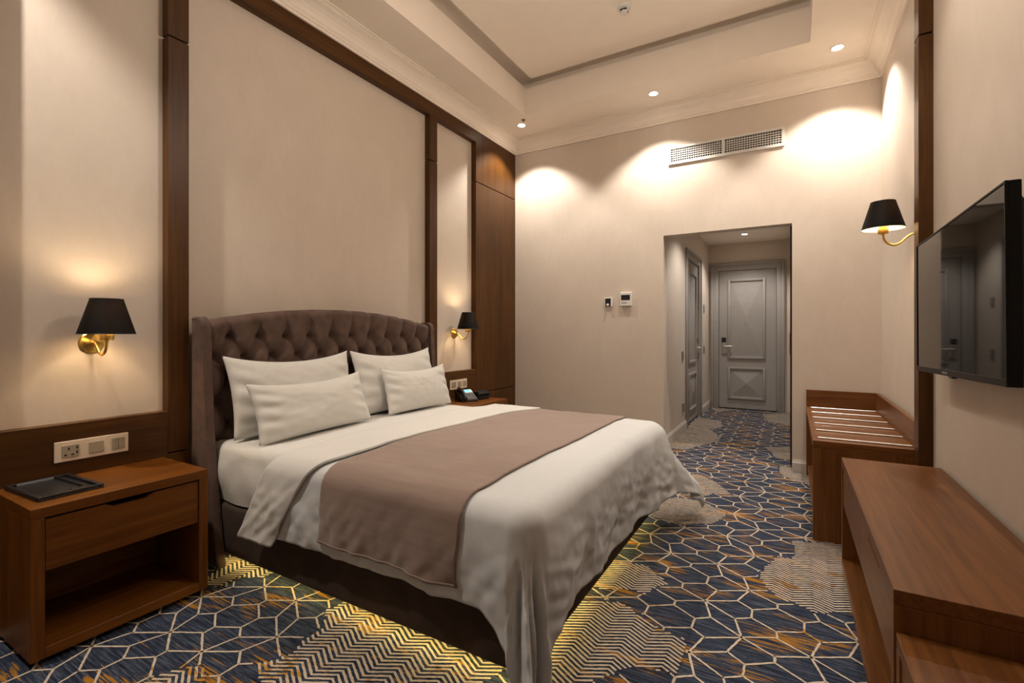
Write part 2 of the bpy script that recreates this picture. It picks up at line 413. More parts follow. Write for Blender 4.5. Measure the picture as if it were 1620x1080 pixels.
def door(name, axis, face, sgn, u0, u1, ztop, label, lock_u, lock_dir):
    """face: coordinate of the leaf front; sgn: direction towards the viewer"""
    def bx(bm, a0, a1, p, q, r, s, bev=0.0):
        a0, a1 = min(a0, a1), max(a0, a1)
        if axis == 'y': box(bm, p, q, a0, a1, r, s, bev=bev)
        else: box(bm, a0, a1, p, q, r, s, bev=bev)
    bm = bmesh.new(); bx(bm, face, face - sgn * 0.045, u0, u1, 0.012, ztop, bev=0.002)
    d = struct(obj(name, bm, 'door_paint'), label, 'door')
    wdt = u1 - u0
    for z0, z1 in ((0.757, ztop - 0.13), (0.15, 0.632)):
        p0, p1 = u0 + wdt * 0.16, u1 - wdt * 0.18
        bm = bmesh.new(); ring_frame(bm, axis, min(face - sgn * 0.002, face + sgn * 0.022), max(face - sgn * 0.002, face + sgn * 0.022), p0, p1, z0, z1, 0.034)
        autosmooth(obj('panel_moulding', bm, 'door_paint', d))
        bm = bmesh.new(); pyramid(bm, axis, face, p0 + 0.05, p1 - 0.05, z0 + 0.05, z1 - 0.05, sgn * 0.030)
        obj('faceted_panel', bm, 'door_paint', d)
    # lock plate, reader, lever
    bm = bmesh.new(); bx(bm, face, face + sgn * 0.014, lock_u - 0.031, lock_u + 0.031, 0.825, 1.0, bev=0.004)
    lp = obj('lock_plate', bm, 'lock_metal', d)
    bm = bmesh.new(); bx(bm, face, face + sgn * 0.016, lock_u - 0.031, lock_u + 0.031, 1.004, 1.075, bev=0.004)
    obj('card_reader', bm, 'black_plastic', d)
    bm = bmesh.new()
    def mk(u, dd, z): return (u, face + sgn * dd, z) if axis == 'y' else (face + sgn * dd, u, z)
    tube(bm, spline([mk(lock_u, 0.01, 0.945), mk(lock_u, 0.045, 0.945), mk(lock_u + lock_dir * 0.02, 0.055, 0.945), mk(lock_u + lock_dir * 0.125, 0.05, 0.945)], 6), 0.009, 10)
    obj('lever_handle', bm, 'steel', d, sm=True)
    bm = bmesh.new()
    if axis == 'y': lathe(bm, [(0.004, face), (0.004, face + sgn * 0.018)], 12, (lock_u, 0, 0.865), 'y')
    else: lathe(bm, [(0.004, face), (0.004, face + sgn * 0.018)], 12, (0, lock_u, 0.865), 'x')
    obj('keyhole', bm, 'black_plastic', lp)
    # casing
    wc, cd = 0.115, 0.028
    for (p, q, r, s) in ((u0 - wc, u0 - 0.006, 0, ztop + wc), (u1 + 0.006, u1 + wc - 0.01, 0, ztop + wc), (u0 - 0.006, u1 + 0.006, ztop + 0.006, ztop + wc)):
        bm = bmesh.new(); bx(bm, face - sgn * 0.03, face + sgn * cd, p, q, r, s, bev=0.004)
        horizontal = (q - p) > (s - r)
        if horizontal: bx(bm, face, face + sgn * (cd + 0.018), p - wc, q + wc - 0.012, s - 0.035, s + 0.004, bev=0.006)
        elif p < u0: bx(bm, face, face + sgn * (cd + 0.018), p, p + 0.035, r, s - 0.036, bev=0.006)
        else: bx(bm, face, face + sgn * (cd + 0.018), q - 0.035, q, r, s - 0.036, bev=0.006)
        autosmooth(obj('door_casing', bm, 'door_paint', d))
    return d
door('door_1', 'y', 7.95, -1, -0.965, -0.197, 2.085, 'grey entrance door with two faceted panels at the end of the passage', -0.897, 1)
door('door_2', 'x', HX0 - 0.02, 1, 6.17, 7.03, 2.06, 'narrow-looking grey side door on the left of the passage', 6.96, -1)

# fitted wardrobe of the passage: only its edge-on dark front shows
wr = thing('wardrobe', 'dark brown fitted wardrobe seen edge-on at the right of the passage', 'wardrobe', (0.15, 5.2, 0))
bxo('body', 'dark_wood', wr, 0.004, 0.4, 4.745, 5.69, 0.0, 2.45, bev=0.002)
for y0, y1 in ((4.75, 5.215), (5.225, 5.685)):
    d = bxo('door', 'dark_wood', wr, -0.014, 0.004, y0, y1, 0.02, 2.43, bev=0.002)
    bxo('handle', 'bronze', d, -0.020, -0.014, y1 - 0.06, y1 - 0.045, 0.95, 1.15)

# ------------------------------------------------------------------ carpet pattern (raised yarn)
PATCH = [
 [(0.01, 3.09), (0.28, 3.22), (0.24, 2.82), (-0.01, 2.71)],
 [(-0.15, 2.59), (-0.08, 2.83), (0.25, 2.86), (0.30, 2.44), (0.09, 2.35), (-0.05, 2.37)],
 [(-0.95, 2.26), (-0.61, 2.42), (-0.49, 2.26), (-0.56, 2.13), (-0.95, 2.04)],
 [(-0.95, 1.88), (-0.61, 2.01), (-0.51, 1.92), (-0.35, 1.92), (-0.32, 1.67), (-0.49, 1.62), (-0.64, 1.40), (-0.95, 1.45)],
 [(-0.85, 3.75), (-0.70, 4.15), (-0.50, 4.02), (-0.38, 3.78), (-0.52, 3.62), (-0.70, 3.60)],
 [(-0.85, 3.42), (-0.55, 3.50), (-0.36, 3.36), (-0.40, 3.12), (-0.56, 3.0), (-0.85, 3.05)],
 [(-1.12, 5.56), (-1.12, 6.93), (-0.80, 6.8), (-0.72, 6.37), (-0.85, 6.1), (-0.66, 5.75), (-0.70, 5.45), (-0.90, 4.95), (-1.12, 4.9)],
 [(-0.37, 7.62), (-0.0, 8.0), (-0.0, 6.91), (-0.27, 6.97)],
 [(-0.23, 5.45), (-0.0, 5.62), (0.05, 5.01), (-0.14, 5.03)],
 [(-0.10, 4.75), (0.2, 4.80), (0.2, 4.2), (-0.06, 4.40)],
 [(-1.86, 0.70), (-1.82, 0.87), (-1.75, 0.91), (-1.66, 0.87), (-1.60, 0.70)],
 [(-1.62, 0.99), (-1.58, 1.13), (-1.60, 1.27), (-1.68, 1.35), (-1.65, 1.60), (-0.82, 1.60), (-0.85, 1.36), (-1.0, 1.0), (-1.5, 0.92)],
 [(-2.36, 1.21), (-2.6, 1.50), (-2.17, 1.50), (-2.16, 1.38), (-2.26, 1.30), (-2.21, 1.21)],
 [(-0.95, 7.5), (-0.7, 7.9), (-1.1, 7.9)],
]
def in_poly(x, y, P):
    c = False; j = len(P) - 1
    for i in range(len(P)):
        (xi, yi), (xj, yj) = P[i], P[j]
        if (yi > y) != (yj > y) and x < (xj - xi) * (y - yi) / (yj - yi) + xi: c = not c
        j = i
    return c
BB = [(min(p[0] for p in P), max(p[0] for p in P), min(p[1] for p in P), max(p[1] for p in P)) for P in PATCH]
def in_patch(x, y):
    xx = x + 0.03 * noise.noise((x * 7, y * 7, 1)); yy = y + 0.04 * noise.noise((x * 7, y * 7, 5))
    for P, b in zip(PATCH, BB):
        if b[0] <= xx <= b[1] and b[2] <= yy <= b[3] and in_poly(xx, yy, P): return True
    return False
def hidden(x, y):
    return (-2.5 < x < -0.95 and 1.62 < y < 2.85) or x < -2.7 or x > 0.62 or y < 0.35 or y > 7.94 or (y > 4.6 and (x < -1.12 or x > 0.02))
yv, yf_ = [], []
def ribbon(pts, wd, z=0.0020):
    """short joined quads with a woven, slightly ragged edge"""
    base = len(yv); n = len(pts)
    for i, (x, y) in enumerate(pts):
        x0, y0 = pts[max(i - 1, 0)]; x1, y1 = pts[min(i + 1, n - 1)]
        dx, dy = x1 - x0, y1 - y0; l = math.hypot(dx, dy) or 1
        nx, ny = -dy / l, dx / l
        a = wd * 0.5 + random.uniform(-0.0011, 0.0011); b = wd * 0.5 + random.uniform(-0.0011, 0.0011)
        yv.append((x + nx * a, y + ny * a, z)); yv.append((x - nx * b, y - ny * b, z))
    for i in range(n - 1):
        k = base + 2 * i; yf_.append((k, k + 1, k + 3, k + 2))
def seg_line(p, q, wd=0.0078):
    l = math.hypot(q[0] - p[0], q[1] - p[1]); n = max(2, int(l / 0.011)); run = []
    for i in range(n + 1):
        t = i / n; x = p[0] + (q[0] - p[0]) * t; y = p[1] + (q[1] - p[1]) * t
        if in_patch(x, y) or hidden(x, y):
            if len(run) > 1: ribbon(run, wd)
            run = []
        else: run.append((x, y))
    if len(run) > 1: ribbon(run, wd)
HEX = [(0, 0.095), (0.095, 0.037), (0.093, -0.035), (0, -0.085), (-0.09, -0.033), (-0.09, 0.033)]
LINK = [(0, 0.133), (0.149, 0.077), (0.150, -0.074), (0.004, -0.127), (-0.150, -0.075), (-0.150, 0.075)]
for i in range(-7, 5):
    for j in range(-16, 26):
        cx = -0.434 + i * 0.3815; cy = 2.012 - i * 0.1925 + j * 0.382
        if cx < -1.2: cy -= 0.13
        if not (-3.0 < cx < 1.0 and 0.0 < cy < 8.3): continue
        if -2.25 < cx < -1.2 and 1.95 < cy < 2.6: continue
        if cy > 5.0 and (cx < -1.4 or cx > 0.3): continue
        q = lambda p: (cx + p[0], cy + p[1])
        for k in range(6):
            seg_line(q(HEX[k]), q(HEX[(k + 1) % 6])); seg_line(q(HEX[k]), q(LINK[k]))
        A = (0.111, 0.193)
        for (d, m1, m2) in (((0.158, -0.193), (0.038, -0.116), (0.124, -0.077)), ((0.158, 0.187), (0.032, 0.113), (0.118, 0.069)), ((-0.225, 0.0), (-0.113, 0.060), (-0.113, -0.062))):
            a = q(A); b = q((A[0] + d[0], A[1] + d[1])); c1 = q((A[0] + m1[0], A[1] + m1[1])); c2 = q((A[0] + m2[0], A[1] + m2[1]))
            for s_, e_ in ((a, c1), (c1, b), (a, c2), (c2, b)): seg_line(s_, e_)
# zigzag patches
pitch, hp = 0.0212, 0.078
spans = []
for b in BB:
    spans.append((int((b[2] - 0.1) / pitch), int((b[3] + 0.1) / pitch), b[0] - 0.04, b[1] + 0.04))
for j in range(min(q[0] for q in spans), max(q[1] for q in spans) + 1):
    act = [q for q in spans if q[0] <= j <= q[1]]
    if not act: continue
    xa, xb = min(q[2] for q in act), max(q[3] for q in act)
    run = []; x = math.floor(xa / 0.013) * 0.013
    while x < xb:
        t = (x / (2 * hp)) % 1.0; tri = (2 * t if t < 0.5 else 2 - 2 * t)
        y = j * pitch + tri * hp * 0.56
        if in_patch(x, y) and not hidden(x, y): run.append((x, y))
        else:
            if len(run) > 1: ribbon(run, 0.0088 if y < 2.9 else 0.0072)
            run = []
        x += 0.013
    if len(run) > 1: ribbon(run, 0.0088 if y < 2.9 else 0.0072)
me = bpy.data.meshes.new('carpet_lattice'); me.from_pydata(yv, [], yf_); me.materials.append(MATS['carpet_yarn'])
o = bpy.data.objects.new('carpet_lattice', me); COL.objects.link(o); o.parent = floor; o['kind'] = 'stuff'
o['label'] = 'cream woven hexagon lattice and zigzag lines of the carpet'

# ================================================================== bed
YC = 2.177
bed = thing('bed', 'double bed with brown velvet tufted wing headboard and low velvet base', 'bed', (-1.6, YC, 0))
BX0, BX1, BY0, BY1 = -2.60, -0.735, 1.337, 3.017
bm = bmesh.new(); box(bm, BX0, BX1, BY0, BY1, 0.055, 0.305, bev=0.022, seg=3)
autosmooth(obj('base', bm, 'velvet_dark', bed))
bxo('plinth', 'void_black', bed, BX0 + 0.02, BX1 - 0.22, BY0 + 0.2, BY1 - 0.2, 0.0, 0.056)
for (x0, x1, y0, y1) in ((BX0 + 0.1, BX1 - 0.04, BY0 + 0.035, BY0 + 0.047), (BX0 + 0.1, BX1 - 0.04, BY1 - 0.047, BY1 - 0.035), (BX1 - 0.047, BX1 - 0.035, BY0 + 0.05, BY1 - 0.05)):
    o = bxo('led_strip', 'led_glow', bed, x0, x1, y0, y1, 0.047, 0.054); o['label'] = 'warm yellow light strip under the base'
# headboard: tufted front
HB0, HB1 = 1.328, 3.040
P0, PZ, ROW = 0.1628, 1.137, 0.113
Y00 = YC - 4.5 * P0
def top_z(y): 
    t = (y - YC) / 0.83; return 1.305 - 0.082 * t * t
def tuft(y, z):
    p = (y - Y00) / P0; e = 0.72
    return tuft0(y, z, p, e) - 0.30 * pit(y, z)
def pit(y, z):
    if z > PZ + ROW / 2: return 0.0
    k = round((z - PZ) / ROW); off = P0 / 2 if k % 2 else 0.0
    i = round((y - Y00 - off) / P0); dd = (y - Y00 - off - i * P0) ** 2 + (z - PZ - k * ROW) ** 2
    return math.exp(-dd / 0.0005)
def tuft0(y, z, p, e):
    if z <= PZ:
        q_ = (z - PZ) / (2 * ROW); a, c = p + q_, p - q_
        return 0.5 * (abs(math.sin(PI * a)) ** e + abs(math.sin(PI * c)) ** e)
    s = abs(math.sin(PI * p)) ** e; g = min(1, (z - PZ) / 0.10) ** 0.5
    return s + (1 - s) * 0.62 * g
def hb(u, v):
    y = HB0 + (HB1 - HB0) * u
    zt = top_z(y); r = 0.04
    arc = r * PI / 2; tot = (zt - r - 0.30) + arc + 0.03
    d = v * tot
    if d < zt - r - 0.30:
        z = 0.30 + d; return (-2.612 + 0.066 * tuft(y, z), y, z)
    d -= zt - r - 0.30
    tf = 0.066 * tuft(y, zt - r)
    if d < arc:
        a = d / r; rr = 1.0
        return (-2.612 + tf - r + r * math.cos(a), y, zt - r + r * math.sin(a) * (0.85 + 0.15 * tf / 0.066))
    return (-2.612 + tf - r - (d - arc), y, zt)
bm = bmesh.new(); grid(bm, hb, 330, 170)
hbo = obj('headboard', bm, 'velvet', bed, sm=True)
bmb = [(-2.629, Y00 + k * P0, PZ) for k in range(10)]
for r_ in range(1, 7):
    for k in range(-1, 11):
        y = Y00 + k * P0 + (P0 / 2 if r_ % 2 else 0)
        if HB0 + 0.02 < y < HB1 - 0.02: bmb.append((-2.629, y, PZ - r_ * ROW))
bm = bmesh.new(); lathe(bm, [(0.0135, 0), (0.0125, 0.005), (0.008, 0.009), (0.002, 0.0105)], 12, (0, 0, 0), 'x')
b0 = obj('button', bm, 'velvet', hbo, sm=True, local=True)
for i, p in enumerate(bmb):
    o = b0 if i == 0 else b0.copy()
    if i: COL.objects.link(o); o.parent = hbo
    o.location = Vector(p) - Vector(bed.location)
# back of the headboard
pts = [(HB0, 0.06)] + [(HB0 + (HB1 - HB0) * k / 24, top_z(HB0 + (HB1 - HB0) * k / 24) - 0.02) for k in range(25)] + [(HB1, 0.06)]
bm = bmesh.new(); prism(bm, pts, 'x', -2.650, -2.636); obj('headboard_back', bm, 'velvet', bed)
# wings
for y0, y1 in ((1.287, 1.330), (3.038, 3.082)):
    pr = [(-2.648, 0.012), (-2.395, 0.012), (-2.440, 0.2), (-2.485, 0.45), (-2.515, 0.75), (-2.532, 1.0), (-2.538, 1.16)]
    for k in range(7):
        a = k / 6 * PI / 2; pr.append((-2.583 + 0.045 * math.cos(a), 1.190 + 0.047 * math.sin(a)))
    pr += [(-2.648, 1.237)]
    bm = bmesh.new(); prism(bm, pr, 'y', y0, y1)
    es = [e for e in bm.edges if abs(e.verts[0].co.y - e.verts[1].co.y) < 1e-6]
    bmesh.ops.bevel(bm, geom=es, offset=0.013, segments=4, profile=0.5, affect='EDGES')
    wg = autosmooth(obj('wing', bm, 'velvet', bed), 40)
    for yy in (y0 + 0.002, y1 - 0.002):
        path = [(x - 0.016, yy, z) for x, z in pr[1:7]] + [(-2.586 + 0.034 * math.cos(k / 6 * PI / 2), yy, 1.188 + 0.036 * math.sin(k / 6 * PI / 2)) for k in range(7)] + [(-2.64, yy, 1.224)]
        bm = bmesh.new(); tube(bm, path, 0.0035, 6); obj('piping', bm, 'velvet', wg, sm=True)

# mattress in a fitted sheet
def rounded_slab(bm, x0, x1, y0, y1, z0, z1, r, n=4, sub=20, wav=0.0):
    box(bm, x0, x1, y0, y1, z0, z1, bev=r, seg=n)
MT = 0.600
def mat_fn(u, v):
    """wraps from the near side over the top to the far side; bulging, tucked sheet"""
    x = -2.59 + (1.84) * u
    h, wdt, r = 0.285, 1.655, 0.055
    per = h - r; arc = r * PI / 2; tot = 2 * per + 2 * arc + wdt - 2 * r
    d = v * tot
    y0, y1 = 1.350, 3.005
    wr_ = 0.0
    if d < per:
        t = d / per
        bul = 0.014 * math.sin(PI * t) + 0.006 * math.sin((x * 26 + t * 4)) * (1 - t) + 0.006 * noise.noise((x * 9, t * 2.0, 3))
        return (x, y0 - bul, MT - h + d)
    d -= per
    if d < arc: a = d / r; return (x, y0 + r - r * math.cos(a), MT - r + r * math.sin(a))
    d -= arc
    if d < wdt - 2 * r: return (x, y0 + r + d, MT + 0.004 * noise.noise((x * 4, d * 4, 0)))
    d -= wdt - 2 * r
    if d < arc: a = d / r; return (x, y1 - r + r * math.sin(a), MT - r + r * math.cos(a))
    d -= arc
    return (x, y1, MT - r - d)
bm = bmesh.new(); V = grid(bm, mat_fn, 120, 110)
for row in (V[0], V[-1]): bm.faces.new(row)
mattress = tag(obj('mattress', bm, 'linen_sheet', None, sm=True), 'mattress in a cream fitted sheet on the velvet bed base', 'mattress')

# bed linen: a flat cloth (s along the bed, t across) laid over the mattress and down its sides
LX1, LY0, LY1, LR = -0.765, 1.375, 2.98, 0.075
def drape(s, t, off=0.0, shear=0.0, fold=1.0):
    ex = max(0.0, s - LX1); eyn = max(0.0, LY0 - t); eyf = max(0.0, t - LY1)
    ey = eyn or eyf; sg = -1 if eyn else 1
    d = math.hypot(ex, ey)
    bx_, by_ = min(s, LX1), max(LY0, min(LY1, t))
    inx = min((LX1 - bx_), (by_ - LY0), (LY1 - by_))
    ztop = 0.612 + off + 0.018 * smooth(inx, 0.0, 0.35) + 0.010 * noise.noise((bx_ * 2.2, by_ * 2.2, 7.3)) + 0.003 * noise.noise((bx_ * 8, by_ * 7, 1.3))
    if d <= 0: return Vector((bx_, by_, ztop))
    nx, ny = ex / d, sg * ey / d
    r = LR + off; arc = r * PI / 2
    if d < arc:
        a = d / r; out = r * math.sin(a); down = r * (1 - math.cos(a))
    else:
        out = r + 0.06 * (d - arc); down = r + (d - arc)
    g = smooth(d, 0.05, 0.36)
    # gathering folds: fine along the sides, deep where the corner hangs
    phi = math.atan2(ey, ex)
    cor = math.sin(2 * phi) if ex > 0 and ey > 0 else 0.0
    wv = s if ey > ex else t
    f = 0.008 * math.sin(wv * 17 + 1.1 + 2.0 * noise.noise((wv * 3, 0, 2))) + 0.007 * noise.noise((wv * 13, d * 4, 4.4)) + 0.005 * noise.noise((s * 24, t * 24, 9.1))
    f += 0.012 * noise.noise((s * 6 + t * 5, d * 5 - s * 4, 2.7)) + 0.006 * noise.noise((s * 15 - t * 9, d * 10 + s * 8, 6.1))
    out += g * f * fold
    if cor:
        c = cor ** 0.8
        gc = smooth(d, 0.15, 0.50)
        out += gc * c * (0.050 * math.sin(phi * 7.5 + 0.9 + 1.2 * noise.noise((phi * 2, d * 3, 8))) + 0.018 * math.sin(phi * 19 + 5 * d) + 0.02 * noise.noise((phi * 5, d * 9, 3)))
        if sg > 0: out += 0.17 * gc * c
    out += 0.018 * math.sin(PI * min(1, d / 0.42)) * (1 - cor)
    if ex > 0: out += 0.16 * d * smooth(t, 2.35, 2.98)
    z = ztop - down
    sl = shear * max(0.0, ey - 0.02)
    return Vector((bx_ + nx * out - sl, by_ + ny * out, max(0.02 + 0.02 * abs(noise.noise((s * 9, t * 9, 2))), z)))
def cloth(name, mat, s0, s1, t0, t1, ns, nt_, off=0.0, shear=0.0, thick=0.006, edge=None):
    bm = bmesh.new()
    def f(u, v):
        s, t = s0 + (s1 - s0) * u, t0 + (t1 - t0) * v
        if edge: s, t = edge(s, t, u, v)
        return drape(s, t, off, shear)
    grid(bm, f, ns, nt_)
    o = obj(name, bm, mat, None, sm=True)
    md = o.modifiers.new('thickness', 'SOLIDIFY'); md.thickness = thick; md.offset = -1
    return o
HN, HFOOT = 0.385, 0.455
def duvet_edge(s, t, u, v):
    # extra length where the near corner droops to the carpet
    k = smooth(s, LX1 - 0.12, LX1 + 0.16); q = smooth(LY0 + 0.10 - t, 0.0, 0.26)
    if t < LY0: t = LY0 - (LY0 - t) * (1 + 0.70 * k)
    if s > LX1: s = LX1 + (s - LX1) * (1 + 0.50 * q)
    return s + 0.010 * noise.noise((t * 6, 0, 1)) * (u > 0.97), t + 0.008 * noise.noise((s * 5, 3, 1)) * (v < 0.03)
duvet = cloth('duvet', 'linen', -1.95, LX1 + HFOOT, LY0 - HN, LY1 + HN, 190, 250, 0.0, 0.0, 0.010, duvet_edge)
tag(duvet, 'white duvet spread over the bed and hanging over its foot', 'duvet')
def fold_edge(s, t, u, v):
    lean = 0.085 * (t - 1.35) * (0.3 + 0.7 * u)
    return s + lean, t
fold_o = cloth('turned_down_sheet', 'linen_sheet', -1.935, -1.665, LY0 - 0.455, LY1 + 0.40, 46, 250, 0.020, 0.55, 0.012, fold_edge)
tag(fold_o, 'cream turned-down top sheet folded across the bed below the pillows', 'sheet')
def run_edge(s, t, u, v): return s + 0.012 * (t - 2.2), t
runner = cloth('bed_runner', 'runner_velvet', -1.615, -0.925, LY0 - 0.36, LY1 + 0.36, 80, 220, 0.012, 0.06, 0.006, run_edge)
tag(runner, 'dusty mauve velvet runner laid across the white duvet', 'bed runner')
bm = bmesh.new()
def hemline(u, v):
    s = -1.612 + 0.685 * u; t = LY0 - 0.359 + 0.006 * v
    s, t = run_edge(s, t, 0, 0); p = drape(s, t, 0.0165, 0.06); return p
grid(bm, hemline, 60, 1)
o = obj('hem', bm, 'runner_velvet', runner, sm=True)
md = o.modifiers.new('thickness', 'SOLIDIFY'); md.thickness = 0.004

# pillows
def pillow(name, label, c0, c1, height, lean, thick, seed, x_shift=0.0, roll=0.0):
    """c0, c1: bottom edge centre-line ends (x, y); stands on its long edge leaning back"""
    wv = Vector((c1[0] - c0[0], c1[1] - c0[1], 0)); W = wv.length; ux = wv.normalized()
    back = Vector((-ux.y, ux.x, 0));  back = back if back.x < 0 else -back
    up = (Vector((0, 0, 1)) * math.cos(lean) + back * math.sin(lean)); nrm = up.cross(ux); nrm = nrm if nrm.x > 0 else -nrm
    o0 = Vector((c0[0], c0[1], MT + 0.012))
    bm = bmesh.new(); nu, nv = 64, 44
    faces = []
    for side in (1, -1):
        def f(u, v, side=side):
            a, b = 2 * u - 1, 2 * v - 1
            # edges pull inwards between the corners
            ca = 1 - 0.055 * (1 - b * b) * 1.0; cb_ = 1 - (0.24 if b > 0 else 0.03) * (1 - a * a) ** 0.9
            pu, pv = a * ca, b * cb_
            e = (max(0, 1 - abs(a) ** 2.6) * max(0, 1 - abs(b) ** 2.6)) ** 0.55
            wr_ = 0.010 * noise.noise((a * 1.4 + seed, b * 1.3, seed)) + 0.0022 * noise.noise((a * 6 + seed, b * 5, seed + side))
            cr = 0.008 * math.sin(13 * (a * 0.5 + b) + seed) * smooth(abs(a), 0.55, 0.95) * (1 - smooth(abs(b), 0.6, 1.0))
            th = thick * 0.5 * e + (wr_ + cr) * min(1, e * 1.6)
            sag = -0.02 * (1 - b) * 0.0
            p = o0 + ux * (W * 0.5 * (1 + pu)) + up * (height * 0.5 * (1 + pv) + roll * a) + nrm * (side * th)
            # plumper near its foot where it rests on the mattress
            if p.z < MT + 0.008: p.z = MT + 0.008
            return p
        grid(bm, f, nu, nv)
    bmesh.ops.remove_doubles(bm, verts=bm.verts[:], dist=0.0006)
    o = obj(name, bm, 'pillow_cotton', None, sm=True)
    return tag(o, label, 'pillow', 'cream pillows on the bed')
pillow('pillow', 'large cream pillow behind the smaller one, nearest the lit nightstand', (-2.42, 1.375), (-2.42, 2.175), 0.44, math.radians(14), 0.15, 1.0)
pillow('pillow', 'large cream pillow behind the smaller one, on the telephone side of the bed', (-2.42, 2.195), (-2.42, 2.990), 0.44, math.radians(14), 0.15, 5.0)
pillow('pillow', 'small cream pillow leaning in front, nearest the lit nightstand', (-2.225, 1.385), (-2.285, 2.165), 0.315, math.radians(20), 0.13, 9.0, roll=0.004)
pillow('pillow', 'small cream pillow leaning in front, on the telephone side of the bed', (-2.30, 2.325), (-2.275, 2.970), 0.315, math.radians(16), 0.13, 13.0)

# ================================================================== furniture
def drawer_front(x0, x1, y0, y1, z0, z1, cw, cd):
    """front board with a finger cut-out in its top edge; x is its thickness direction"""
    ym = (y0 + y1) / 2; sl = 0.028
    return [(y0, z0), (y1, z0), (y1, z1), (ym + cw / 2 + sl, z1), (ym + cw / 2, z1 - cd), (ym - cw / 2, z1 - cd), (ym - cw / 2 - sl, z1), (y0, z1)]
def nightstand(y0, y1, label):
    x0, x1, T = XL + 0.004, -2.250, 0.038
    n = thing('nightstand', label, 'nightstand', ((x0 + x1) / 2, (y0 + y1) / 2, 0), group='nightstands beside the bed')
    zt, zb = 0.550, 0.022
    bxo('top', 'wood_y', n, x0, x1, y0, y1, zt - T, zt, bev=0.0015, seg=1)
    bxo('side_panel', 'wood_z', n, x0, x1, y0, y0 + T, zb, zt - T - 0.0005, bev=0.0015, seg=1)
    bxo('side_panel', 'wood_z', n, x0, x1, y1 - T, y1, zb, zt - T - 0.0005, bev=0.0015, seg=1)
    bxo('shelf', 'wood_y', n, x0, x1, y0 + T, y1 - T, zb, zb + T, bev=0.0015, seg=1)
    bxo('back_panel', 'wood_y', n, x0, x0 + 0.012, y0 + T, y1 - T, zb + T, zt - T)
    bxo('plinth', 'dark_wood', n, x0 + 0.01, x1 - 0.05, y0 + 0.03, y1 - 0.03, 0.0, zb)
    bxo('drawer_box', 'wood_y', n, x0 + 0.02, x1 - 0.035, y0 + T + 0.004, y1 - T - 0.004, 0.335, zt - T - 0.05)
    bm = bmesh.new(); prism(bm, drawer_front(0, 0, y0 + T + 0.003, y1 - T - 0.003, 0.325, zt - T - 0.007, 0.105, 0.016), 'x', x1 - 0.027, x1 - 0.005)
    obj('drawer_front', bm, 'wood_y', n)
nightstand(0.586, 1.165, 'brown wooden nightstand holding the black tray')
nightstand(3.190, 3.775, 'brown wooden nightstand holding the black telephone')

# low dresser under the television
DX0, DX1, DY0, DY1 = 0.208, XR - 0.017, 1.440, 2.828
d = thing('dresser', 'long low brown dresser with two drawers under the television', 'dresser', ((DX0 + DX1) / 2, (DY0 + DY1) / 2, 0))
T = 0.036; zt = 0.550; zb = 0.035
bxo('top', 'cabinet_wood_y', d, DX0, DX1, DY0, DY1, zt - T, zt, bev=0.002)
for a, b in ((DY0, DY0 + T), (DY1 - T, DY1)): bxo('side_panel', 'cabinet_wood_z', d, DX0, DX1, a, b, zb, zt - T - 0.0005, bev=0.002)
bxo('shelf', 'cabinet_wood_y', d, DX0, DX1, DY0 + T, DY1 - T, zb, zb + T, bev=0.002)
bxo('back_panel', 'cabinet_wood_y', d, DX1 - 0.012, DX1, DY0 + T, DY1 - T, zb + T, zt - T)
bxo('plinth', 'dark_wood', d, DX0 + 0.05, DX1, DY0 + 0.03, DY1 - 0.03, 0, zb)
ym = (DY0 + DY1) / 2
for a, b in ((DY0 + T + 0.003, ym - 0.002), (ym + 0.002, DY1 - T - 0.003)):
    bm = bmesh.new(); prism(bm, drawer_front(0, 0, a, b, 0.328, zt - T - 0.008, 0.20, 0.018), 'x', DX0 + 0.005, DX0 + 0.027)
    f = obj('drawer_front', bm, 'cabinet_wood_y', d)
    bxo('drawer_box', 'dark_wood', f, DX0 + 0.032, DX1 - 0.02, a + 0.005, b - 0.005, 0.338, zt - T - 0.05)

# lower cabinet next to it
c = thing('low_cabinet', 'lower brown cabinet standing against the near end of the dresser', 'cabinet', ((DX0 + DX1) / 2, 1.0, 0))
cy0, cy1, cz = 0.55, 1.434, 0.453
bxo('top', 'cabinet_wood_y', c, DX0 + 0.004, DX1, cy0, cy1, cz - 0.034, cz, bev=0.002)
for a, b in ((cy0, cy0 + 0.034), (cy1 - 0.034, cy1)): bxo('side_panel', 'cabinet_wood_z', c, DX0 + 0.004, DX1, a, b, 0.035, cz - 0.0345, bev=0.002)
bxo('shelf', 'cabinet_wood_y', c, DX0 + 0.004, DX1, cy0 + 0.034, cy1 - 0.034, 0.035, 0.069)
bxo('back_panel', 'cabinet_wood_y', c, DX1 - 0.012, DX1, cy0 + 0.034, cy1 - 0.034, 0.069, cz - 0.034)
bxo('plinth', 'dark_wood', c, DX0 + 0.05, DX1, cy0 + 0.03, cy1 - 0.03, 0, 0.035)
for a, b in ((cy0 + 0.037, 0.990), (0.994, cy1 - 0.037)):
    bm = bmesh.new(); prism(bm, drawer_front(0, 0, a, b, 0.073, cz - 0.042, 0.12, 0.018), 'x', DX0 + 0.009, DX0 + 0.029); obj('door_front', bm, 'cabinet_wood_z', c)

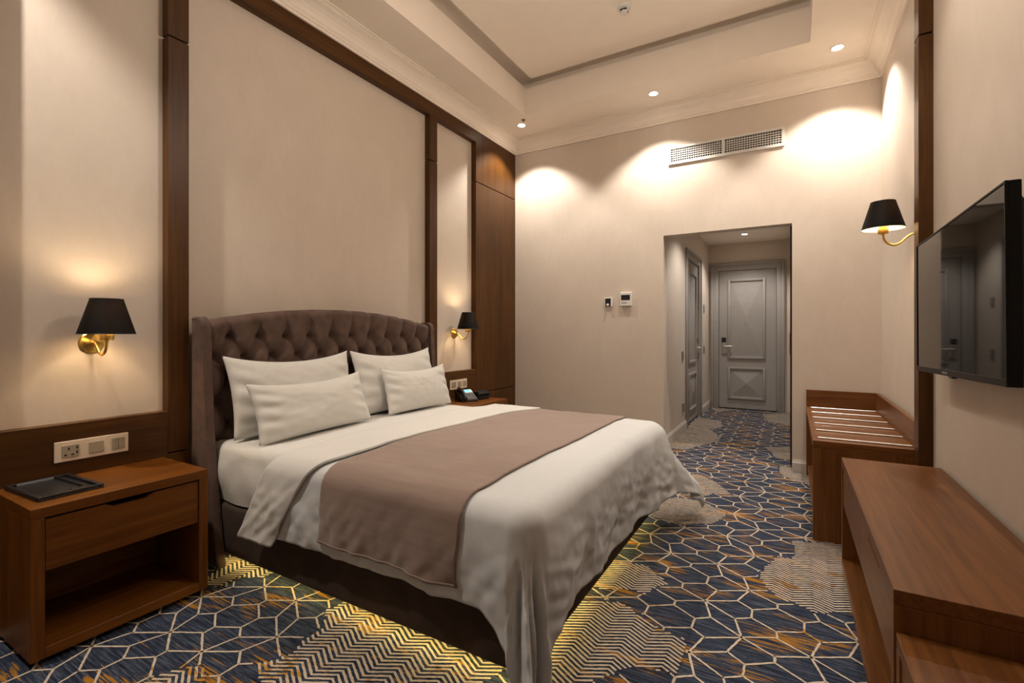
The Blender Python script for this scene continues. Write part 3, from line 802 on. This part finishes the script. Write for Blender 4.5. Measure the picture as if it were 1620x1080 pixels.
# luggage bench
RX0, RX1, RY0, RY1 = 0.100, XR - 0.018, 3.162, YF - 0.020
r = thing('luggage_bench', 'brown luggage bench with raised edges and metal strips on top', 'luggage bench', ((RX0 + RX1) / 2, (RY0 + RY1) / 2, 0))
zt = 0.556; T = 0.040
bxo('top', 'cabinet_wood_x', r, RX0, RX1, RY0, RY1, zt - T, zt, bev=0.002)
for a, b in ((RY0, RY0 + T), (RY1 - T, RY1)): bxo('side_panel', 'cabinet_wood_z', r, RX0, RX1, a, b, 0.0, zt - T - 0.0005, bev=0.002)
bxo('shelf', 'cabinet_wood_y', r, RX0 + 0.01, RX1, RY0 + T, RY1 - T, 0.05, 0.085, bev=0.002)
bxo('apron', 'cabinet_wood_y', r, RX0 + 0.06, RX0 + 0.08, RY0 + T, RY1 - T, 0.34, zt - T)
bxo('back_panel', 'cabinet_wood_y', r, RX1 - 0.012, RX1, RY0 + T, RY1 - T, 0.085, zt - T)
bxo('end_rail', 'cabinet_wood_x', r, RX0, RX1, RY1 - 0.024, RY1, zt, zt + 0.135, bev=0.002)
bxo('side_rail', 'cabinet_wood_y', r, RX1 - 0.024, RX1, RY0 + 0.0, RY1 - 0.0245, zt, zt + 0.135, bev=0.002)
for k in range(6):
    y = 3.235 + k * (4.50 - 3.235) / 5
    bxo('metal_strip', 'steel', r, RX0 + 0.026, RX1 - 0.030, y - 0.009, y + 0.009, zt, zt + 0.009, bev=0.0042, seg=3)

# television
tvc = Vector((0.5045, 2.335, 1.282))
tv = thing('television', 'black wall-mounted flat television angled slightly out from the wall', 'television', tvc)
tv.rotation_euler = (math.radians(-1.35), 0, math.radians(0.8))
hw, hh = 0.507, 0.286
def tb(name, mat, *dims, bev=0.0, parent=tv):
    bm = bmesh.new(); box(bm, *dims, bev=bev); return obj(name, bm, mat, parent, local=True)
tb('body', 'tv_body', 0.003, 0.032, -hw, hw, -hh, hh, bev=0.003)
tb('screen', 'tv_glass', 0.000, 0.0032, -hw + 0.006, hw - 0.006, -hh + 0.022, hh - 0.006)
fr = bmesh.new()
for (a, b, c_, e) in ((-hw, hw, hh - 0.006, hh), (-hw, -hw + 0.006, -hh, hh - 0.006), (hw - 0.006, hw, -hh, hh - 0.006), (-hw + 0.006, hw - 0.006, -hh, -hh + 0.022)): box(fr, -0.003, 0.004, a, b, c_, e, bev=0.001)
obj('bezel', fr, 'tv_body', tv, local=True)
lg = tb('logo_plate', 'grey_plastic', -0.0045, -0.003, 0.035, 0.105, -hh + 0.007, -hh + 0.014)
tb('receiver', 'black_plastic', -0.004, 0.01, -0.02, 0.02, -hh - 0.006, -hh)
bm = bmesh.new(); prism(bm, [(0.032, -0.24), (0.066, -0.20), (0.066, 0.20), (0.032, 0.25)], 'y', -hw + 0.02, hw - 0.02); obj('rear_housing', bm, 'black_plastic', tv, local=True)
bm = bmesh.new(); box(bm, 0.056, 0.0865, -0.16, 0.16, -0.1, 0.1); obj('wall_bracket', bm, 'void_black', tv, local=True)

# ================================================================== wall lamps
def lamp_light(parent):
    ld = bpy.data.lights.new('bulb_light', 'POINT'); ld.energy = LAMP_W; ld.color = LAMP_COL; ld.shadow_soft_size = 0.02
    lo = bpy.data.objects.new('bulb_light', ld); COL.objects.link(lo); lo.parent = parent; lo.location = (0.16, 0, 0.145); return lo
def wall_lamp(loc, rz, label):
    t = thing('wall_lamp', label, 'wall lamp', loc, rz, 'brass wall lamps with black shades')
    bm = bmesh.new(); lathe(bm, [(0.047, 0.0), (0.047, 0.006), (0.042, 0.011), (0.020, 0.016), (0.010, 0.024)], 36, (0, 0, 0), 'x'); autosmooth(obj('wall_plate', bm, 'brass', t, local=True), 30)
    pts = spline([(0.012, 0, 0.0), (0.036, 0, 0.0), (0.060, 0, -0.018), (0.085, 0, -0.043), (0.112, 0, -0.052), (0.140, 0, -0.040), (0.156, 0, -0.014), (0.160, 0, 0.016)], 6)
    bm = bmesh.new(); tube(bm, pts, 0.0058, 12); obj('arm', bm, 'brass', t, sm=True, local=True)
    bm = bmesh.new(); lathe(bm, [(0.008, 0.010), (0.023, 0.014), (0.025, 0.022), (0.025, 0.040), (0.020, 0.043), (0.020, 0.075)], 24, (0.16, 0, 0)); autosmooth(obj('socket', bm, 'brass', t, local=True), 30)
    bm = bmesh.new(); lathe(bm, [(0.100, 0.040), (0.057, 0.190)], 48, (0.16, 0, 0), cap=False)
    sh = obj('shade', bm, 'shade_fabric', t, sm=True, local=True); sh['label'] = 'black tapered fabric shade'
    bm = bmesh.new(); lathe(bm, [(0.0985, 0.0405), (0.0555, 0.1895)], 48, (0.16, 0, 0), cap=False); obj('lining', bm, 'shade_lining', sh, sm=True, local=True)
    for rr, zz in ((0.1, 0.040), (0.057, 0.190)):
        bm = bmesh.new(); tube(bm, [(0.16 + rr * math.cos(a * PI / 24), rr * math.sin(a * PI / 24), zz) for a in range(49)], 0.0016, 6)
        obj('shade_trim', bm, 'black_plastic', sh, sm=True, local=True)
    bm = bmesh.new(); lathe(bm, [(0.012, 0.075), (0.017, 0.090), (0.018, 0.110), (0.012, 0.126), (0.004, 0.130)], 16, (0.16, 0, 0)); obj('bulb', bm, 'bulb_glow', t, sm=True, local=True)
    lamp_light(t)
    return t
wall_lamp((XB, 0.905, 1.112), 0, 'brass wall lamp with black shade above the nightstand with the tray')
wall_lamp((XB, 3.575, 1.148), 0, 'brass wall lamp with black shade above the telephone')
wall_lamp((XR, 3.335, 1.690), PI, 'brass wall lamp with black shade beside the television')

# ================================================================== downlights
def downlight(x, y, z, label, col, watts, size, blend, group):
    t = thing('downlight', label, 'downlight', (x, y, z), 0, group)
    bm = bmesh.new(); lathe(bm, [(0.046, 0.002), (0.046, -0.004), (0.042, -0.006), (0.036, -0.004), (0.034, 0.002)], 32); autosmooth(obj('trim_ring', bm, 'white_plastic', t, local=True), 30)
    bm = bmesh.new(); lathe(bm, [(0.033, -0.001), (0.033, -0.003)], 32); obj('lens', bm, 'downlight_glow', t, local=True)
    ld = bpy.data.lights.new('beam', 'SPOT'); ld.energy = watts; ld.color = col; ld.spot_size = math.radians(size); ld.spot_blend = blend; ld.shadow_soft_size = 0.03
    lo = bpy.data.objects.new('beam', ld); COL.objects.link(lo); lo.parent = t; lo.location = (0, 0, -0.012)
    return t
GR = 'recessed downlights in the lowered ceiling border'
downlight(-2.362, 4.237, ZC, 'glowing downlight in the corner over the wood panel', DOWN_COL, DOWN_W, 108, 0.42, GR)
downlight(-1.049, 4.255, ZC, 'glowing downlight above the air grille', DOWN_COL, DOWN_W, 108, 0.42, GR)
downlight(0.289, 4.250, ZC, 'glowing downlight above the luggage bench', DOWN_COL, DOWN_W, 108, 0.42, GR)
downlight(-2.362, 0.15, ZC, 'downlight outside the picture over the nightstand with the tray', DOWN_COL, DOWN_W * 1.6, 108, 0.42, GR)
downlight(0.289, 2.2, ZC, 'added fill downlight, unseen outside the picture over the television', DOWN_COL, DOWN_W * 0.35, 108, 0.42, GR)  # unseen downlight added to brighten the television side
downlight(-0.56, 7.27, HZ, 'small glowing downlight in the passage ceiling before the entrance door', HALL_COL, 36, 125, 0.6, 'passage downlights')
downlight(-0.56, 5.6, HZ, 'added fill downlight for the passage, unseen above the opening', HALL_COL, 36, 125, 0.6, 'passage downlights')  # second passage downlight, added out of sight to light the passage

# unseen globe lamp added as room fill, over the bed and above the picture
PX, PY, PZL = -0.70, 1.90, 2.70
t = thing('fill_pendant', 'added fill light shaped as a globe pendant, unseen above the picture', 'pendant lamp', (PX, PY, ZP))
bm = bmesh.new(); lathe(bm, [(0.06, 0.0), (0.06, -0.02), (0.02, -0.04)], 32); autosmooth(obj('canopy', bm, 'brass', t, local=True), 30)
bm = bmesh.new(); lathe(bm, [(0.005, -0.03), (0.005, PZL - ZP + 0.10)], 12); obj('rod', bm, 'brass', t, sm=True, local=True)
bm = bmesh.new(); bmesh.ops.create_uvsphere(bm, u_segments=32, v_segments=16, radius=0.05, matrix=Matrix.Translation((0, 0, PZL - ZP))); obj('globe', bm, 'fill_glow', t, sm=True, local=True)
ld = bpy.data.lights.new('fill_light', 'POINT'); ld.energy = FILL_W; ld.color = FILL_COL; ld.shadow_soft_size = 0.13
lo = bpy.data.objects.new('fill_light', ld); COL.objects.link(lo); lo.parent = t; lo.location = (0, 0, PZL - ZP)

# ceiling devices
t = thing('smoke_detector', 'small round smoke detector on the raised ceiling panel', 'smoke detector', (-1.05, 3.41, ZP))
bm = bmesh.new(); lathe(bm, [(0.050, 0.0), (0.050, -0.010), (0.044, -0.022), (0.030, -0.026)], 32); autosmooth(obj('base', bm, 'white_plastic', t, local=True), 30)
bm = bmesh.new(); lathe(bm, [(0.026, -0.026), (0.024, -0.046), (0.014, -0.052)], 24); autosmooth(obj('sensor_head', bm, 'white_plastic', t, local=True), 30)
bm = bmesh.new(); box(bm, -0.022, 0.022, -0.0265, 0.0265, -0.039, -0.031); obj('sensor_slot', bm, 'void_black', t, local=True)
t = thing('sprinkler', 'tiny bronze sprinkler head in the ceiling corner by the downlight', 'sprinkler', (-2.286, 4.139, ZC))
bm = bmesh.new(); lathe(bm, [(0.020, 0.0), (0.019, -0.004), (0.008, -0.006)], 20); obj('cover', bm, 'bronze', t, local=True)
bm = bmesh.new(); lathe(bm, [(0.005, -0.005), (0.005, -0.014), (0.010, -0.015), (0.010, -0.017)], 14); obj('deflector', bm, 'bronze', t, local=True)

# ================================================================== air grille
vx0, vx1, vz0, vz1 = -0.998, -0.054, 2.716, 2.878
t = thing('air_grille', 'long white air grille with two slatted halves high on the far wall', 'air vent', ((vx0 + vx1) / 2, YF, vz0))
vm = (vx0 + vx1) / 2
bm = bmesh.new()
for (a, b, c_, e) in ((vx0, vx1, vz1 - 0.020, vz1), (vx0, vx1, vz0, vz0 + 0.026), (vx0, vx0 + 0.022, vz0 + 0.026, vz1 - 0.020), (vx1 - 0.022, vx1, vz0 + 0.026, vz1 - 0.020), (vm - 0.012, vm + 0.012, vz0 + 0.026, vz1 - 0.020)):
    box(bm, a, b, YF - 0.018, YF, c_, e, bev=0.002)
obj('frame', bm, 'vent_metal', t)
bxo('backing', 'void_black', t, vx0 + 0.01, vx1 - 0.01, YF - 0.002, YF + 0.001, vz0 + 0.01, vz1 - 0.01)
for a, b in ((vx0 + 0.022, vm - 0.012), (vm + 0.012, vx1 - 0.022)):
    bm = bmesh.new(); z0, z1 = vz0 + 0.026, vz1 - 0.020
    for k in range(1, 6):
        z = z0 + (z1 - z0) * k / 6; box(bm, a, b, YF - 0.015, YF - 0.006, z - 0.003, z + 0.003)
    for k in range(1, 22):
        x = a + (b - a) * k / 22; box(bm, x - 0.0028, x + 0.0028, YF - 0.010, YF - 0.004, z0, z1)
    o = obj('slats', bm, 'vent_metal', t); o['kind'] = 'stuff'

# ================================================================== wall controls
t = thing('thermostat', 'white thermostat with a dark display on the far wall', 'thermostat', (-1.400, YF, 1.48))
bxo('body', 'white_plastic', t, -1.457, -1.345, YF - 0.022, YF, 1.414, 1.546, bev=0.004)
bxo('display', 'void_black', t, -1.446, -1.360, YF - 0.0235, YF - 0.021, 1.472, 1.522)
for k in range(3): bxo('button', 'grey_plastic', t, -1.440 + k * 0.018, -1.428 + k * 0.018, YF - 0.0235, YF - 0.021, 1.440, 1.450)
t = thing('dimmer_switch', 'small white-framed dark switch with a round knob, left of the thermostat', 'switch', (-1.58, YF, 1.46))
bxo('frame', 'white_plastic', t, -1.622, -1.540, YF - 0.010, YF, 1.412, 1.502, bev=0.003)
bxo('plate', 'void_black', t, -1.612, -1.556, YF - 0.0115, YF - 0.009, 1.416, 1.494)
bm = bmesh.new(); lathe(bm, [(0.012, YF - 0.010), (0.012, YF - 0.028), (0.008, YF - 0.031)], 20, (-1.584, 0, 1.430), 'y'); autosmooth(obj('knob', bm, 'white_plastic', t), 30)
for (y, z, s, nm, lb, kind) in ((5.86, 0.879, 0.085, 'light_switch', 'small dark switch in the passage before the side door', 'switch'), (5.90, 0.268, 0.085, 'wall_socket', 'small dark socket low in the passage before the side door', 'socket'),
                          (7.43, 1.50, 0.085, 'light_switch', 'upper small dark switch between the two doors', 'switch'), (7.43, 0.905, 0.085, 'light_switch', 'lower small dark switch between the two doors', 'switch')):
    t = thing(nm, lb, kind, (HX0, y, z))
    bxo('frame', 'switch_grey', t, HX0, HX0 + 0.010, y - s / 2, y + s / 2, z - 0.055, z + 0.055, bev=0.003)
    bxo('insert', 'grey_plastic', t, HX0 + 0.009, HX0 + 0.0125, y - s / 2 + 0.018, y + s / 2 - 0.018, z - 0.036, z + 0.036, bev=0.001)

def socket_plate(y0, y1, z0, z1, label):
    t = thing('socket_plate', label, 'socket panel', (XL, (y0 + y1) / 2, (z0 + z1) / 2), group='bedside socket panels')
    bxo('plate', 'cream_plastic', t, XL, XL + 0.009, y0, y1, z0, z1, bev=0.002)
    W = y1 - y0; zc = (z0 + z1) / 2
    q = lambda a: y0 + W * a
    m = bxo('socket', 'beige_plastic', t, XL + 0.008, XL + 0.012, q(0.085), q(0.31), zc - 0.026, zc + 0.026, bev=0.001)
    for (a, b, c_, e) in ((0.165, 0.185, 0.004, 0.016), (0.115, 0.150, -0.018, -0.012), (0.205, 0.240, -0.018, -0.012), (0.27, 0.29, 0.006, 0.018), (0.27, 0.29, -0.014, -0.002)):
        bxo('slot', 'void_black', m, XL + 0.0115, XL + 0.0125, q(a), q(b), zc + c_, zc + e)
    bxo('blank_module', 'beige_plastic', t, XL + 0.008, XL + 0.013, q(0.44), q(0.64), zc - 0.024, zc + 0.024, bev=0.001)
    for a, b in ((0.755, 0.848), (0.852, 0.945)): bxo('rocker', 'beige_plastic', t, XL + 0.008, XL + 0.013, q(a), q(b), zc - 0.025, zc + 0.025, bev=0.001)
    return t
socket_plate(0.763, 1.020, 0.613, 0.698, 'cream socket panel on the wood rail above the tray')
socket_plate(3.435, 3.692, 0.638, 0.723, 'cream socket panel on the wood rail behind the telephone')

# ================================================================== things on the nightstands
t = thing('desk_tray', 'flat black leather desk tray on the nightstand', 'tray', (-2.48, 0.715, 0.550))
t.rotation_euler = (0, 0, math.radians(3))
hx, hy = 0.150, 0.098
def lb_(name, mat, *dims, bev=0.0, par=t, seg=2):
    bm = bmesh.new(); box(bm, *dims, bev=bev, seg=seg); return obj(name, bm, mat, par, local=True)
lb_('base', 'black_leather', -hx, hx, -hy, hy, 0.0, 0.007, bev=0.002)
bm = bmesh.new()
for (a, b, c_, e) in ((-hx, hx, -hy, -hy + 0.016), (-hx, hx, hy - 0.016, hy), (-hx, -hx + 0.016, -hy + 0.016, hy - 0.016), (hx - 0.016, hx, -hy + 0.016, hy - 0.016)): box(bm, a, b, c_, e, 0.007, 0.017, bev=0.003)
autosmooth(obj('raised_edge', bm, 'black_leather', t, local=True), 40)
lb_('divider', 'black_leather', -hx + 0.016, hx - 0.016, hy - 0.048, hy - 0.040, 0.007, 0.015, bev=0.002)
lb_('paper_clip_bar', 'grey_plastic', -hx + 0.018, -hx + 0.024, -hy + 0.03, hy - 0.055, 0.007, 0.016, bev=0.001)
lb_('corner_holder', 'black_leather', hx - 0.045, hx - 0.016, -hy + 0.016, -hy + 0.07, 0.011, 0.0145, bev=0.001)
lb_('corner_holder', 'black_leather', hx - 0.045, hx - 0.016, hy - 0.09, hy - 0.048, 0.011, 0.0145, bev=0.001)

t = thing('telephone', 'black desk telephone with a blue lit screen on the nightstand', 'telephone', (-2.50, 3.475, 0.550))
t.rotation_euler = (0, 0, math.radians(-28))
bm = bmesh.new(); prism(bm, [(0.085, 0.0), (0.085, 0.018), (-0.055, 0.092), (-0.075, 0.092), (-0.075, 0.0)], 'y', -0.078, 0.078)
bmesh.ops.bevel(bm, geom=bm.edges[:], offset=0.004, segments=2, affect='EDGES'); autosmooth(obj('body', bm, 'black_plastic', t, local=True), 40)
def face_pt(a, y, h=0.0):
    """point on the sloped face; a runs 0..1 from the front edge up"""
    p = Vector((0.085 - 0.14 * a, y, 0.018 + 0.074 * a)); n = Vector((0.074, 0, 0.14)).normalized(); return p + n * h
def plate(bm, a0, a1, y0, y1, h):
    v = [bm.verts.new(face_pt(a, y, hh_)) for hh_ in (-0.002, h) for a, y in ((a0, y0), (a1, y0), (a1, y1), (a0, y1))]
    for f in ((3, 2, 1, 0), (4, 5, 6, 7), (0, 1, 5, 4), (1, 2, 6, 5), (2, 3, 7, 6), (3, 0, 4, 7)): bm.faces.new([v[i] for i in f])
bm = bmesh.new(); plate(bm, 0.66, 0.97, -0.022, 0.070, 0.003); sp = obj('screen_frame', bm, 'white_plastic', t, local=True)
bm = bmesh.new(); plate(bm, 0.72, 0.93, -0.012, 0.052, 0.0045); obj('screen', bm, 'phone_screen', sp, local=True)
bm = bmesh.new()
for i in range(5):
    for k in range(5): plate(bm, 0.08 + i * 0.11, 0.145 + i * 0.11, -0.016 + k * 0.018, -0.004 + k * 0.018, 0.004)
o = obj('keys', bm, 'grey_plastic', t, local=True); o['kind'] = 'stuff'
bm = bmesh.new()
pts = [face_pt(a, -0.050, 0.014 + 0.020 * math.sin(PI * a)) for a in [k / 14 for k in range(15)]]
tube(bm, pts, 0.016, 12); hs = obj('handset', bm, 'black_plastic', t, sm=True, local=True)
bm = bmesh.new()
for a in (0.08, 0.92):
    p = face_pt(a, -0.050, 0.010); lathe(bm, [(0.022, -0.012), (0.024, 0.0), (0.018, 0.012)], 20, tuple(p))
obj('ear_cup', bm, 'black_plastic', hs, sm=True, local=True)

t = thing('clock_radio', 'small black box-shaped clock radio behind the telephone', 'clock radio', (-2.46, 3.64, 0.550))
t.rotation_euler = (0, 0, math.radians(-8))
bm = bmesh.new(); prism(bm, [(0.048, 0.0), (0.055, 0.02), (0.048, 0.062), (0.036, 0.070), (-0.045, 0.070), (-0.052, 0.0)], 'y', -0.075, 0.075)
bmesh.ops.bevel(bm, geom=bm.edges[:], offset=0.006, segments=2, affect='EDGES'); autosmooth(obj('body', bm, 'black_leather', t, local=True), 40)
bm = bmesh.new(); box(bm, 0.048, 0.0535, -0.055, 0.055, 0.024, 0.052); obj('display', bm, 'tv_glass', t, local=True)
bm = bmesh.new(); box(bm, -0.02, 0.02, -0.03, 0.03, 0.070, 0.074, bev=0.002); obj('snooze_bar', bm, 'black_plastic', t, local=True)
